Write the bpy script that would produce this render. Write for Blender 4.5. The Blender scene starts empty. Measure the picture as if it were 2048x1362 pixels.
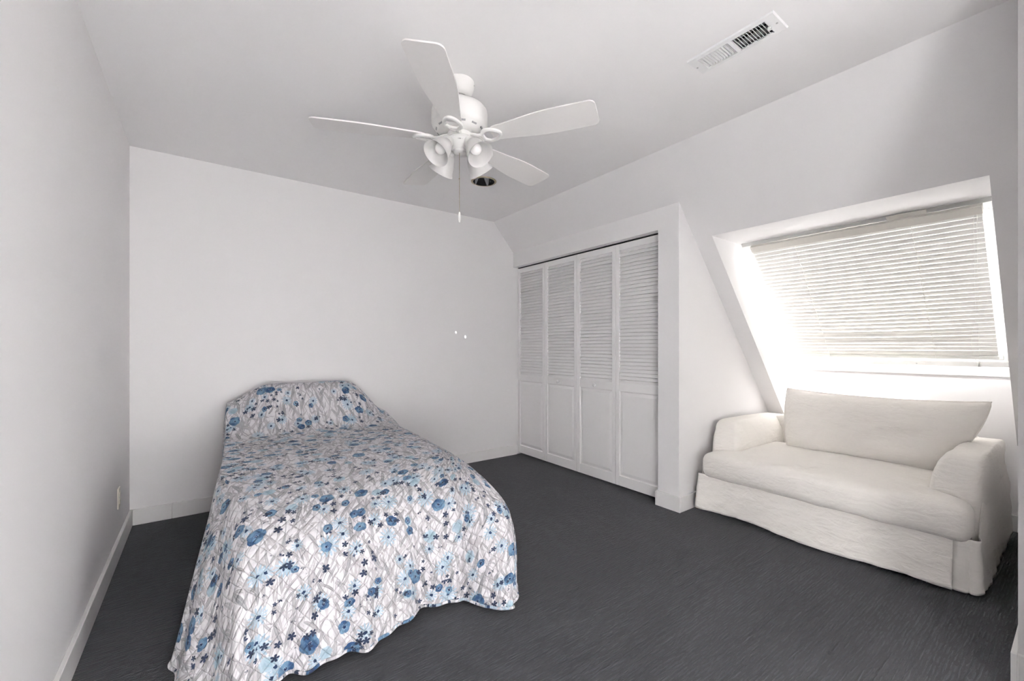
import bpy, bmesh, math, random
import numpy as np
from mathutils import Vector, Matrix, noise

random.seed(7)
C = bpy.context.scene.collection
SC = bpy.context.scene
R = math.radians

# ------------------------------------------------------------------ camera
cam_d = bpy.data.cameras.new('camera')
cam = bpy.data.objects.new('camera', cam_d); C.objects.link(cam)
cam.location = (0, 0, 1.18)
cam.rotation_euler = (R(90), 0, R(-36.13))
cam_d.sensor_width = 36.0
cam_d.lens = 36.0 * 847.0 / 2048.0
cam_d.shift_y = 13.2 / 2048.0
cam_d.clip_start = 0.02
SC.camera = cam

# ------------------------------------------------------------------ world, sun, exposure
world = bpy.data.worlds.new('world'); SC.world = world
world.use_nodes = True
wn = world.node_tree.nodes; wn.clear()
wb = wn.new('ShaderNodeBackground'); wo = wn.new('ShaderNodeOutputWorld')
wb.inputs[0].default_value = (1.0, 0.992, 0.995, 1); wb.inputs[1].default_value = 12.5
world.node_tree.links.new(wb.outputs[0], wo.inputs[0])

sun_d = bpy.data.lights.new('sun', 'SUN'); sun = bpy.data.objects.new('sun', sun_d); C.objects.link(sun)
sun_d.energy = 42.0; sun_d.angle = R(0.6); sun_d.color = (1.0, 0.975, 0.955)
SUNV = Vector((-0.426, -1.35, 2.01)).normalized()
sun.rotation_euler = SUNV.to_track_quat('Z', 'Y').to_euler()

SC.view_settings.view_transform = 'Standard'
SC.view_settings.look = 'None'
SC.view_settings.gamma = 1.0
SC.view_settings.use_curve_mapping = False
SC.view_settings.exposure = 1.08
SC.cycles.diffuse_bounces = 4
SC.cycles.glossy_bounces = 2
SC.cycles.transmission_bounces = 4
SC.cycles.max_bounces = 8
SC.cycles.transparent_max_bounces = 8
SC.cycles.adaptive_threshold = 0.03
SC.cycles.sample_clamp_indirect = 80.0

# ------------------------------------------------------------------ room measures (metres)
XL, YB, ZC = -0.391, 3.749, 2.51        # left wall, back wall, ceiling
XF, XD = 2.751, 2.813                   # closet face, closet door plane
YK = 1.742                              # side of the closet
SX, SM = 2.496, 1.15                    # slope starts here / its steepness
XK = 4.20                               # knee wall
YR, XR = 0.153, 2.305                   # wall closing the alcove, its corner
YS = -1.42                              # wall behind the camera
W2 = (-.34, .62, .03, 1.35); W3 = (-1.36, -.62, .03, 1.45)   # unseen windows added behind the camera for fill light
WY0, WY1 = 0.282, 1.612                 # window well
def zs(x): return ZC - SM * (x - SX)

# ================================================================== node helpers
class V:
    """tiny wrapper: arithmetic on float sockets makes Math nodes"""
    nt = None
    def __init__(s, sock): s.s = sock
    @staticmethod
    def m(op, a, b=None, c=None, clamp=False):
        n = V.nt.nodes.new('ShaderNodeMath'); n.operation = op; n.use_clamp = clamp
        for i, x in enumerate((a, b, c)):
            if x is None: continue
            if isinstance(x, V): V.nt.links.new(x.s, n.inputs[i])
            else: n.inputs[i].default_value = float(x)
        return V(n.outputs[0])
    def __add__(s, o): return V.m('ADD', s, o)
    __radd__ = __add__
    def __sub__(s, o): return V.m('SUBTRACT', s, o)
    def __rsub__(s, o): return V.m('SUBTRACT', o, s)
    def __mul__(s, o): return V.m('MULTIPLY', s, o)
    __rmul__ = __mul__
    def __truediv__(s, o): return V.m('DIVIDE', s, o)
def fn(op, *a): return V.m(op, *a)
def smooth(x, lo, hi):
    n = V.nt.nodes.new('ShaderNodeMapRange'); n.interpolation_type = 'SMOOTHSTEP'
    for i, y in ((0, x), (1, lo), (2, hi)):
        if isinstance(y, V): V.nt.links.new(y.s, n.inputs[i])
        else: n.inputs[i].default_value = float(y)
    return V(n.outputs[0])
def xyz(x, y, z=0.0):
    n = V.nt.nodes.new('ShaderNodeCombineXYZ')
    for i, q in enumerate((x, y, z)):
        if isinstance(q, V): V.nt.links.new(q.s, n.inputs[i])
        else: n.inputs[i].default_value = float(q)
    return n.outputs[0]
def sep(sock):
    n = V.nt.nodes.new('ShaderNodeSeparateXYZ'); V.nt.links.new(sock, n.inputs[0])
    return [V(n.outputs[i]) for i in range(3)]
def nz(vec, scale, detail=2.0, rough=0.5, dist=0.0, dims='3D', col=False):
    n = V.nt.nodes.new('ShaderNodeTexNoise'); n.noise_dimensions = dims
    V.nt.links.new(vec, n.inputs['Vector'])
    n.inputs['Scale'].default_value = scale; n.inputs['Detail'].default_value = detail
    n.inputs['Roughness'].default_value = rough; n.inputs['Distortion'].default_value = dist
    return n.outputs['Color'] if col else V(n.outputs[0])
def mixc(f, a, b):
    n = V.nt.nodes.new('ShaderNodeMix'); n.data_type = 'RGBA'
    if isinstance(f, V): V.nt.links.new(f.s, n.inputs[0])
    else: n.inputs[0].default_value = f
    for i, x in ((6, a), (7, b)):
        if isinstance(x, (tuple, list)): n.inputs[i].default_value = (*x[:3], 1)
        else: V.nt.links.new(x, n.inputs[i])
    return n.outputs[2]
def bump(h, strength, dist, normal=None):
    n = V.nt.nodes.new('ShaderNodeBump'); n.inputs['Strength'].default_value = strength
    n.inputs['Distance'].default_value = dist
    V.nt.links.new(h.s, n.inputs['Height'])
    if normal is not None: V.nt.links.new(normal, n.inputs['Normal'])
    return n.outputs[0]
def coords(kind='Object'):
    n = V.nt.nodes.new('ShaderNodeTexCoord'); return n.outputs[kind]
def wpos():
    n = V.nt.nodes.new('ShaderNodeNewGeometry'); return n.outputs['Position']
def newmat(name, col=(.8, .8, .8), rough=0.5, metal=0.0, spec=0.5):
    m = bpy.data.materials.new(name); m.use_nodes = True
    V.nt = m.node_tree
    b = m.node_tree.nodes['Principled BSDF']
    b.inputs['Base Color'].default_value = (*col, 1); b.inputs['Roughness'].default_value = rough
    b.inputs['Metallic'].default_value = metal; b.inputs['Specular IOR Level'].default_value = spec
    return m, b
def link(a, b): V.nt.links.new(a, b)

# ================================================================== materials
def mat_paint(name, col, rough=.6, amp=.15, sc=180):
    m, b = newmat(name, col, rough, spec=.25)
    p = wpos()
    h = nz(p, sc, 3, .6)
    big = nz(p, 1.3, 2, .5)
    link(mixc(big, tuple(c * .985 for c in col), tuple(min(1, c * 1.01) for c in col)), b.inputs['Base Color'])
    link(bump(h, amp, .0006), b.inputs['Normal'])
    return m
M = {}
M['wall'] = mat_paint('wall_paint', (.84, .828, .828))
M['ceil'] = mat_paint('ceiling_paint', (.90, .89, .89))
M['trim'] = mat_paint('trim_paint', (.82, .81, .80), .4, .05)
M['door'] = mat_paint('door_paint', (.88, .87, .865), .42, .05)

def mat_carpet():
    m, b = newmat('carpet_pile', (.06, .062, .068), .95, spec=.1)
    p = wpos(); x, y, z = sep(p)
    # loop rows run along x, rows packed along y; rows broken up in dashes
    wob = nz(xyz(x * 7.0, y * 26.0, 0.0), 1.0, 2, .5)
    row = fn('SINE', (y + wob * .012) * (2 * math.pi / .0115))
    dash = nz(xyz(x * 16.0, y * 85.0, 3.0), 1.0, 2, .6)
    fuzz = nz(p, 420, 2, .7)
    cut = smooth(dash, .42, .60)
    h = (row * .5 + .5) * cut * .7 + fuzz * .55
    patch = nz(xyz(x * 1.5, y * 2.3, 0.0), 1.0, 3, .55, .6)
    track = nz(xyz(x * 5.0, y * 1.6, 5.0), 1.0, 2, .5, .4)
    c0 = mixc(smooth(patch * .65 + track * .35, .36, .66), (.022, .025, .036), (.054, .058, .071))
    dark = smooth(h, .15, .75)
    c1 = mixc(dark, (.016, .017, .021), c0)
    tint = nz(p, 60, 2, .5)
    # small dent in the pile, darker in colour
    ddx = (x - 1.951) / .022; ddy = (y - 0.595) / .013
    dent = smooth(fn('SQRT', ddx * ddx + ddy * ddy) + (fuzz - .5) * .6, 1.0, .5)
    c1 = mixc(dent * .8, c1, (.008, .008, .010)); h = h - dent * 1.5
    link(mixc(tint * .35, c1, (.056, .058, .068)), b.inputs['Base Color'])
    link(bump(h, .9, .004), b.inputs['Normal'])
    b.inputs['Sheen Weight'].default_value = .25
    b.inputs['Sheen Roughness'].default_value = .6
    return m
M['carpet'] = mat_carpet()

def mat_linen(name, col):
    m, b = newmat(name, col, .85, spec=.15)
    p = wpos(); x, y, z = sep(p)
    weave = fn('SINE', (y + x * .6) * 2100.0) * .5 + fn('SINE', z * 2100.0) * .5
    slub = nz(xyz(x * 30.0, y * 30.0, z * 180.0), 1.0, 2, .6)
    wr = nz(p, 9.0, 4, .55, 1.2)
    wr2 = nz(xyz(x * 6.0, y * 9.0, z * 26.0), 1.0, 3, .5, 1.5)
    h = wr * .8 + wr2 * .7 + slub * .06 + weave * .01
    link(bump(h, .34, .022), b.inputs['Normal'])
    cc = mixc(slub * .5 + wr * .3, tuple(c * .95 for c in col), tuple(min(1, c * 1.03) for c in col))
    link(cc, b.inputs['Base Color'])
    b.inputs['Sheen Weight'].default_value = .15
    return m
M['linen'] = mat_linen('linen_slipcover', (.92, .885, .835))

def mat_plain(key, col, rough=.4, metal=0.0, spec=.5, amp=0.0):
    m, b = newmat(key, col, rough, metal, spec)
    p = wpos(); n = nz(p, 40, 2, .5)
    link(mixc(n * .5, col, tuple(c * .96 for c in col)), b.inputs['Base Color'])
    M[key] = m
mat_plain('fan_white', (.83, .82, .80), .38)
mat_plain('blade_white', (.80, .78, .765), .5)
mat_plain('vinyl_white', (.86, .86, .85), .35)
mat_plain('rail_grey', (.62, .62, .60), .4)
mat_plain('headrail', (.84, .81, .75), .4)
mat_plain('cord', (.82, .81, .78), .7)
mat_plain('tassel', (.42, .42, .40), .5)
mat_plain('black_gloss', (.012, .012, .013), .18)
mat_plain('dark', (.03, .03, .032), .7)
mat_plain('duct', (.34, .34, .345), .6)
mat_plain('brass', (.55, .47, .33), .35, 1.0)
mat_plain('steel', (.6, .6, .6), .3, 1.0)
mat_plain('almond', (.72, .67, .58), .4)
mat_plain('almond_dark', (.35, .32, .27), .5)
mat_plain('vent_white', (.85, .85, .85), .4)
mat_plain('vent_slot', (.35, .35, .36), .6)
mat_plain('wood_foot', (.45, .20, .07), .45)
mat_plain('mattress', (.75, .74, .72), .8)
mat_plain('print_grey', (.18, .18, .18), .6)

def mat_shade():
    m, b = newmat('frosted_glass', (.90, .89, .88), .35, spec=.4)
    nt = V.nt; tr = nt.nodes.new('ShaderNodeBsdfTranslucent'); tr.inputs[0].default_value = (.93, .92, .91, 1)
    mx = nt.nodes.new('ShaderNodeMixShader'); mx.inputs[0].default_value = .45
    link(b.outputs[0], mx.inputs[1]); link(tr.outputs[0], mx.inputs[2])
    link(mx.outputs[0], nt.nodes['Material Output'].inputs[0])
    n = nz(wpos(), 90, 2, .5); link(bump(n, .08, .001), b.inputs['Normal'])
    return m
M['shade'] = mat_shade()
def mat_slat():
    m, b = newmat('blind_slat_vinyl', (.86, .855, .83), .45, spec=.3)
    nt = V.nt; tr = nt.nodes.new('ShaderNodeBsdfTranslucent'); tr.inputs[0].default_value = (.90, .89, .85, 1)
    mx = nt.nodes.new('ShaderNodeMixShader'); mx.inputs[0].default_value = .08
    link(b.outputs[0], mx.inputs[1]); link(tr.outputs[0], mx.inputs[2])
    link(mx.outputs[0], nt.nodes['Material Output'].inputs[0])
    n = nz(wpos(), 6, 2, .5); link(mixc(n, (.87, .865, .84), (.84, .835, .81)), b.inputs['Base Color'])
    return m
M['slat'] = mat_slat()
def mat_glass():
    m = bpy.data.materials.new('window_glass'); m.use_nodes = True
    nt = m.node_tree; V.nt = nt; nt.nodes.remove(nt.nodes['Principled BSDF'])
    t = nt.nodes.new('ShaderNodeBsdfTransparent'); t.inputs[0].default_value = (.97, .965, .965, 1)
    g = nt.nodes.new('ShaderNodeBsdfGlossy'); g.inputs['Roughness'].default_value = .02
    mx = nt.nodes.new('ShaderNodeMixShader')
    mx.inputs[0].default_value = .06; link(t.outputs[0], mx.inputs[1]); link(g.outputs[0], mx.inputs[2])
    link(mx.outputs[0], nt.nodes['Material Output'].inputs[0])
    return m
M['glass'] = mat_glass()
def mat_bulb():
    m, b = newmat('bulb_glass', (.92, .91, .90), .2)
    n = nz(wpos(), 60, 2); link(mixc(n, (.92, .91, .90), (.88, .87, .86)), b.inputs['Base Color'])
    return m
M['bulb'] = mat_bulb()

# ---------------- printed cotton of the quilt
def mat_quilt():
    m, b = newmat('quilt_floral_cotton', (.8, .8, .8), .9, spec=.1)
    nt = V.nt
    uvn = nt.nodes.new('ShaderNodeUVMap'); uvn.uv_map = 'UVMap'
    u, v, _ = sep(uvn.outputs[0])
    jig = nz(uvn.outputs[0], 11, 2, .5, 0, '3D', True); jx, jy, jz = sep(jig)
    def cells(sx, sy, rnd, off):
        vo = nt.nodes.new('ShaderNodeTexVoronoi'); vo.voronoi_dimensions = '2D'; vo.feature = 'F1'
        vo.inputs['Scale'].default_value = 1.0; vo.inputs['Randomness'].default_value = rnd
        px = u * sx + off; py = v * sy + off * 1.7
        link(xyz(px, py), vo.inputs['Vector'])
        cx, cy, _ = sep(vo.outputs['Position']); r1, r2, r3 = sep(vo.outputs['Color'])
        return (px - cx) / sx, (py - cy) / sy, r1, r2, r3
    def flower(scale, rnd, off, rad, n, lobe, keep, aspect=0.3, wob=.004):
        dx, dy, r1, r2, r3 = cells(scale, scale, rnd, off)
        dx = dx + (jx - .5) * wob; dy = dy + (jy - .5) * wob
        sq = r3 * aspect + 1.0
        dy2 = dy * sq
        r = fn('SQRT', dx * dx + dy2 * dy2)
        ang = fn('ARCTAN2', dy2, dx) + r1 * 6.28
        pet = fn('ABSOLUTE', fn('COSINE', ang * (n / 2.0)))
        rr = rad * (r2 * .4 + .75) * ((1.0 - lobe) + fn('POWER', pet, .7) * lobe)
        mask = smooth(rr - r, 0.0, .0022) * fn('LESS_THAN', r3, keep)
        return mask, r, r1, r2, ang, pet
    def leaf(sx, sy, rnd, off, L, w, tilt, bend, keep):
        dx, dy, r1, r2, r3 = cells(sx, sy, rnd, off)
        a = (r1 - .5) * tilt
        ca, sa = fn('COSINE', a), fn('SINE', a)
        lx = dy * ca - dx * sa; ly = dx * ca + dy * sa
        ly = ly + lx * lx * ((r2 - .5) * bend)
        t = lx / L
        hw = w * (r2 * .6 + .6) * (1.0 - t * t)
        msk = smooth(hw - fn('ABSOLUTE', ly), 0.0, .0018) * fn('LESS_THAN', r3, keep)
        vein = smooth(fn('ABSOLUTE', ly), .0016, .0004)
        return msk, r1, r2, vein, t
    col = mixc(nz(uvn.outputs[0], 5, 2), (.71, .69, .71), (.78, .765, .785))
    # thin flowing stems
    for off, fr, wd, c in ((0.0, 17.0, .07, (.46, .45, .47)), (4.3, 12.0, .05, (.36, .36, .38)), (9.1, 21.0, .06, (.56, .53, .56))):
        q = u * fr + (nz(xyz(u * 3.4 + off, v * 2.6, off), 1.0, 2, .5) - .5) * 7.0 + off
        f = fn('ABSOLUTE', fn('FRACT', q) - .5)
        brk = smooth(nz(xyz(u * 9.0, v * 5.0, off + 2.0), 1.0, 1), .40, .5)
        col = mixc(smooth(f, wd, wd * .3) * brk * .85, col, c)
    shade = nz(uvn.outputs[0], 34, 2, .5)
    for (sx, sy, off, L, w, tilt, bend, keep, ca, cb) in (
            (17, 9.0, 1.3, .060, .0095, 1.7, 9, .97, (.45, .435, .455), (.62, .59, .61)),
            (15, 8.0, 12.9, .066, .0080, 1.4, 9, .95, (.40, .39, .41), (.57, .545, .565)),
            (19, 10., 7.9, .054, .0078, 1.9, 12, .95, (.32, .32, .34), (.49, .48, .50)),
            (14, 7.5, 3.7, .070, .0095, 1.5, 8, .80, (.24, .245, .26), (.40, .395, .41)),
            (22, 12., 5.1, .042, .0055, 2.3, 15, .90, (.28, .275, .29), (.46, .445, .46)),
            (27, 17., 9.4, .032, .0042, 3.0, 18, .85, (.36, .34, .36), (.52, .495, .515))):
        msk, r1, r2, vein, t = leaf(sx, sy, .95, off, L, w, tilt, bend, keep)
        cc = mixc(shade, ca, cb)
        cc = mixc(vein * .4, cc, (.70, .67, .69))
        col = mixc(msk * .95, col, cc)
    # pale blue daisies with dark eyes
    for sc, off, rad, n, keep in ((7.0, 2.1, .043, 13, .56), (9.6, 6.6, .029, 11, .46)):
        msk, r, r1, r2, ang, pet = flower(sc, .75, off, rad, n, .80, keep)
        cc = mixc(shade, (.26, .40, .52), (.56, .68, .76))
        col = mixc(msk * (pet * .5 + .42), col, cc)
        eye = fn('LESS_THAN', r3x(r, nz(uvn.outputs[0], 170, 1)), .0065) * smooth(msk, .3, .5)
        col = mixc(eye, col, (.03, .055, .12))
    # soft light-blue round blooms
    msk, r, r1, r2, ang, pet = flower(7.2, .8, 11.3, .029, 6, .15, .28, .5, .012)
    col = mixc(msk * .8, col, mixc(smooth(r + shade * .02, .01, .045), (.27, .42, .52), (.46, .60, .68)))
    # deep blue poppies
    for sc, off, rad, keep in ((6.9, 15.2, .033, .48), (9.6, 21.7, .022, .38)):
        msk, r, r1, r2, ang, pet = flower(sc, .8, off, rad, 5, .16, keep, 1.0, .018)
        cc = mixc(smooth(nz(uvn.outputs[0], 20, 3, .6), .35, .68), (.035, .085, .19), (.19, .32, .46))
        cc = mixc(fn('LESS_THAN', r3x(r, nz(uvn.outputs[0], 260, 1)), .005), cc, (.01, .02, .07))
        ring = fn('GREATER_THAN', nz(uvn.outputs[0], 330, 1), .64) * smooth(r, .012, .008)
        cc = mixc(ring, cc, (.8, .82, .85))
        col = mixc(msk, col, cc)
    # navy five-petal florets, in loose clusters
    clus = smooth(nz(uvn.outputs[0], 9.0, 1, .4), .525, .56)
    for sc, off, rad, keep, am in ((21., 31.4, .0175, .75, 1), (30., 37.7, .0110, .70, 1)):
        msk, r, r1, r2, ang, pet = flower(sc, .75, off, rad, 5, .72, keep, .5, .003)
        cl = clus if sc < 25 else smooth(nz(uvn.outputs[0], 9.5, 1, .4, .3), .59, .63)
        col = mixc(msk * cl, col, mixc(shade, (.022, .032, .075), (.055, .075, .125)))
    link(col, b.inputs['Base Color'])
    # diamond quilting and puckers
    k = math.pi / .055
    d1 = fn('ABSOLUTE', fn('SINE', (u + v) * k)); d2 = fn('ABSOLUTE', fn('SINE', (u - v) * k))
    puff = fn('POWER', fn('MINIMUM', d1, d2), .45)
    pk = nz(uvn.outputs[0], 42, 3, .6, .8); pk2 = nz(xyz(u * 9.0, v * 26.0, 1.0), 1.0, 3, .5, .8)
    h = puff * .55 + pk * .5 + pk2 * .35
    link(bump(h, 1.0, .012), b.inputs['Normal'])
    b.inputs['Sheen Weight'].default_value = .1
    return m
def r3x(r, n): return r + (n - .5) * .012
M['quilt'] = mat_quilt()

# ================================================================== mesh helpers
WORG = {}
def obj(name, bm, mat, parent=None, origin=None, flat=False, ang=40):
    """link a bmesh (world coordinates) as one mesh object with its own origin"""
    me = bpy.data.meshes.new(name)
    bmesh.ops.recalc_face_normals(bm, faces=bm.faces)
    if origin is None: origin = WORG[parent.name] if parent is not None else Vector((0, 0, 0))
    origin = Vector(origin)
    bmesh.ops.translate(bm, verts=bm.verts, vec=-origin)
    bm.to_mesh(me); bm.free()
    if not flat:
        me.shade_smooth(); me.set_sharp_from_angle(angle=R(ang))
    me.materials.append(M[mat])
    o = bpy.data.objects.new(name, me); C.objects.link(o)
    if parent is not None:
        o.parent = parent; o.location = origin - WORG[parent.name]
    else: o.location = origin
    WORG[o.name] = origin
    return o
def tag(o, label, cat=None, group=None, kind=None):
    if label: o['label'] = label
    if cat: o['category'] = cat
    if group: o['group'] = group
    if kind: o['kind'] = kind
    return o
def thing(name, loc, label, cat, group=None, kind=None):
    o = bpy.data.objects.new(name, None); C.objects.link(o); o.location = loc
    o.empty_display_size = .1; WORG[o.name] = Vector(loc)
    return tag(o, label, cat, group, kind)
def copy_to(src, parent, loc):
    o = src.copy(); C.objects.link(o); o.parent = parent
    o.location = Vector(loc) - (WORG[parent.name] if parent else Vector())
    WORG[o.name] = Vector(loc)
    return o
def NB(): return bmesh.new()
def bx(bm, x0, x1, y0, y1, z0, z1, bev=0.0, seg=2):
    r = bmesh.ops.create_cube(bm, size=1.0)
    vs = r['verts']
    for v in vs:
        v.co = Vector((x0 + (v.co.x + .5) * (x1 - x0), y0 + (v.co.y + .5) * (y1 - y0), z0 + (v.co.z + .5) * (z1 - z0)))
    if bev > 0:
        es = list({e for v in vs for e in v.link_edges})
        bmesh.ops.bevel(bm, geom=es, offset=bev, segments=seg, profile=.5, affect='EDGES')
    return bm
def prism(bm, poly, a0, a1, axis='y', f=None):
    """extrude polygon (two coordinates) along an axis"""
    def P(p, a):
        if axis == 'y': return (p[0], a, p[1])
        if axis == 'x': return (a, p[0], p[1])
        return (p[0], p[1], a)
    lo = [bm.verts.new(P(p, a0)) for p in poly]; hi = [bm.verts.new(P(p, a1)) for p in poly]
    bm.faces.new(lo); bm.faces.new(hi[::-1])
    n = len(poly)
    for i in range(n): bm.faces.new((lo[i], hi[i], hi[(i + 1) % n], lo[(i + 1) % n]))
    return bm
def lathe(bm, prof, mtx=None, n=32, caps=True):
    """profile (radius, height) turned round local z"""
    mtx = mtx or Matrix()
    rings = []
    for r, z in prof:
        rings.append([bm.verts.new(mtx @ Vector((r * math.cos(2 * math.pi * k / n), r * math.sin(2 * math.pi * k / n), z))) for k in range(n)])
    for a, b in zip(rings, rings[1:]):
        for k in range(n): bm.faces.new((a[k], a[(k + 1) % n], b[(k + 1) % n], b[k]))
    if caps:
        bm.faces.new(rings[0][::-1]); bm.faces.new(rings[-1])
    return bm
def tube(bm, pts, r, n=8):
    pts = [Vector(p) for p in pts]; rings = []
    up = Vector((0.3, 0.5, 0.8)).normalized()
    for i, p in enumerate(pts):
        d = (pts[min(i + 1, len(pts) - 1)] - pts[max(i - 1, 0)]).normalized()
        a = d.cross(up).normalized(); b2 = d.cross(a).normalized()
        rr = r[i] if isinstance(r, (list, tuple)) else r
        rings.append([bm.verts.new(p + (a * math.cos(2 * math.pi * k / n) + b2 * math.sin(2 * math.pi * k / n)) * rr) for k in range(n)])
    for a, b2 in zip(rings, rings[1:]):
        for k in range(n): bm.faces.new((a[k], a[(k + 1) % n], b2[(k + 1) % n], b2[k]))
    bm.faces.new(rings[0][::-1]); bm.faces.new(rings[-1])
    return bm
def sstep(x, a, b):
    t = min(1, max(0, (x - a) / (b - a))); return t * t * (3 - 2 * t)
def softbox(bm, n, f):
    """closed box surface gridded n=(nx,ny,nz) over [-1,1]^3, each point sent through f"""
    nx, ny, nzz = n; vs = {}
    def key(i, j, k): return (i, j, k)
    def get(i, j, k):
        q = key(i, j, k)
        if q not in vs: vs[q] = bm.verts.new(f(2 * i / nx - 1, 2 * j / ny - 1, 2 * k / nzz - 1))
        return vs[q]
    for i in range(nx):
        for j in range(ny):
            for k in (0, nzz): bm.faces.new((get(i, j, k), get(i + 1, j, k), get(i + 1, j + 1, k), get(i, j + 1, k)))
    for i in range(nx):
        for k in range(nzz):
            for j in (0, ny): bm.faces.new((get(i, j, k), get(i + 1, j, k), get(i + 1, j, k + 1), get(i, j, k + 1)))
    for j in range(ny):
        for k in range(nzz):
            for i in (0, nx): bm.faces.new((get(i, j, k), get(i, j + 1, k), get(i, j + 1, k + 1), get(i, j, k + 1)))
    return bm
def rounded(a, b, c, hx, hy, hz, r):
    """cube point (a,b,c) in [-1,1] -> rounded box of half sizes hx,hy,hz"""
    p = Vector((a * hx, b * hy, c * hz))
    q = Vector((max(-hx + r, min(hx - r, p.x)), max(-hy + r, min(hy - r, p.y)), max(-hz + r, min(hz - r, p.z))))
    d = p - q
    return q + d.normalized() * r if d.length > 1e-7 else p
def sheet(bm, grid):
    vs = [[bm.verts.new(p) for p in row] for row in grid]
    for a, b2 in zip(vs, vs[1:]):
        for k in range(len(a) - 1): bm.faces.new((a[k], a[k + 1], b2[k + 1], b2[k]))
    return bm
def fb(x, y, z, sc=1.0, o=4):
    return noise.fractal(Vector((x, y, z)) * sc, 1.0, 2.0, o)

# ================================================================== the room
def struct(name, bm, mat, label, flat=True):
    return tag(obj(name, bm, mat, flat=flat), label, kind='structure')
T = .12
bm = NB(); bx(bm, XL - T, XK + T, YS - T, YB + T, -.12, 0)
struct('floor', bm, 'carpet', 'dark charcoal grey looped carpet with fine ribbed rows')
bm = NB(); bx(bm, XL - T, XL, YS - T, YB + T, 0, ZC + .09)
struct('wall_left', bm, 'wall', 'plain white wall beside the bed')
XO = 3.40; WZT = 1.975                     # top edge of the roof window
def zo(x): return WZT + .06 - SM * (x - XO)   # outer face of the roof
XTOP = XO + (WZT + .06 - ZC - .09) / SM
bm = NB(); prism(bm, [(XL, 0), (XK + T, 0), (XK + T, .5), (XK, zs(XK) + .02), (SX, ZC + .02), (SX, ZC + .09), (XL, ZC + .09)], YB, YB + T)
struct('wall_back', bm, 'wall', 'plain white wall behind the head of the bed')

# flat ceiling with the downlight hole and the duct opening
DLX, DLY, DLR = 1.822, 2.880, .088
VX0, VX1, VY0, VY1 = 1.842, 1.938, .785, 1.073
bm = NB()
xs = [XL, DLX - .12, VX0, VX1, DLX + .12, SX + .01]; xs = sorted(xs)
ys = sorted([YS, VY0, VY1, DLY - .12, DLY + .12, YB])
for x0, x1 in zip(xs, xs[1:]):
    for y0, y1 in zip(ys, ys[1:]):
        mx_, my_ = (x0 + x1) / 2, (y0 + y1) / 2
        if VX0 < mx_ < VX1 and VY0 < my_ < VY1: continue
        if abs(mx_ - DLX) < .12 and abs(my_ - DLY) < .12: continue
        bx(bm, x0, x1, y0, y1, ZC, ZC + .09)
N = 48; ci, sq, cu = [], [], []
for k in range(N):
    a = 2 * math.pi * k / N; c_, s_ = math.cos(a), math.sin(a); m_ = max(abs(c_), abs(s_))
    ci.append(bm.verts.new((DLX + DLR * c_, DLY + DLR * s_, ZC))); cu.append(bm.verts.new((DLX + DLR * c_, DLY + DLR * s_, ZC + .09)))
    sq.append(bm.verts.new((DLX + .12 * c_ / m_, DLY + .12 * s_ / m_, ZC)))
for k in range(N):
    j = (k + 1) % N
    bm.faces.new((sq[k], sq[j], ci[j], ci[k])); bm.faces.new((ci[k], ci[j], cu[j], cu[k]))
struct('ceiling', bm, 'ceil', 'flat white ceiling with the fan and the air vent')

# sloped ceiling with the well of the roof window
bm = NB()
sec = [(SX, ZC), (XK, zs(XK)), (XK, zo(XK)), (XTOP, ZC + .09), (SX, ZC + .09)]
prism(bm, sec, WY1, YB); prism(bm, sec, YR - T, WY0)
xw = SX + (ZC - 1.98) / SM
prism(bm, [(SX, ZC), (xw, 1.98), (XO, 1.975), (XO + .03, zo(XO + .03)), (XTOP, ZC + .09), (SX, ZC + .09)], WY0, WY1)
struct('ceiling_slope', bm, 'wall', 'white sloping ceiling holding the roof window')
bm = NB(); bx(bm, XK, XK + T, YR - T, YB, 0, 1.05)
struct('wall_right', bm, 'wall', 'low white knee wall behind the sofa under the roof window')
# alcove end wall and its corner
bm = NB()
prism(bm, [(XR, 0), (XK, 0), (XK, zs(XK)), (SX, ZC), (XR, ZC)], YR - T, YR)
bx(bm, XR, XR + T, YS, W3[0], 0, ZC); bx(bm, XR, XR + T, W3[1], YR - T, 0, ZC)
bx(bm, XR, XR + T, W3[0], W3[1], 0, W3[2]); bx(bm, XR, XR + T, W3[0], W3[1], W3[3], ZC)
struct('wall_alcove', bm, 'wall', 'white wall corner at the end of the sofa alcove')
# wall behind the camera
bm = NB()
bx(bm, XL, W2[0], YS - T, YS, 0, ZC + .09); bx(bm, W2[1], XR + T, YS - T, YS, 0, ZC + .09)
bx(bm, W2[0], W2[1], YS - T, YS, 0, W2[2]); bx(bm, W2[0], W2[1], YS - T, YS, W2[3], ZC + .09)
struct('wall_front', bm, 'wall', 'white wall behind the camera with an opening for the added fill window')
bm = NB(); prism(bm, [(YS - T, 2.62), (YS - T, 2.70), (YS - 1.8, 2.50), (YS - 1.8, 2.40)], XL - .9, XR + .8, 'x')  # added out of view to keep direct sun out of the rear window
struct('sun_blocker', bm, 'trim', 'added unseen white panel blocking the sun outside the rear fill window')
w2 = thing('fill_window_2', ((W2[0] + W2[1]) / 2, YS, W2[2]), 'added white framed window behind the camera for fill light', 'window', kind='structure')  # invented window, added to brighten the room from behind
bm = NB()
for a in ((W2[0], W2[0] + .05, W2[2], W2[3]), (W2[1] - .05, W2[1], W2[2], W2[3]), (W2[0] + .05, W2[1] - .05, W2[2], W2[2] + .05), (W2[0] + .05, W2[1] - .05, W2[3] - .05, W2[3])):
    bx(bm, a[0], a[1], YS - .09, YS - .03, a[2], a[3])
obj('fill_window_frame', bm, 'vinyl_white', w2)
bm = NB(); bx(bm, W2[0] + .05, W2[1] - .05, YS - .064, YS - .06, W2[2] + .05, W2[3] - .05); obj('pane', bm, 'glass', w2)
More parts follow.
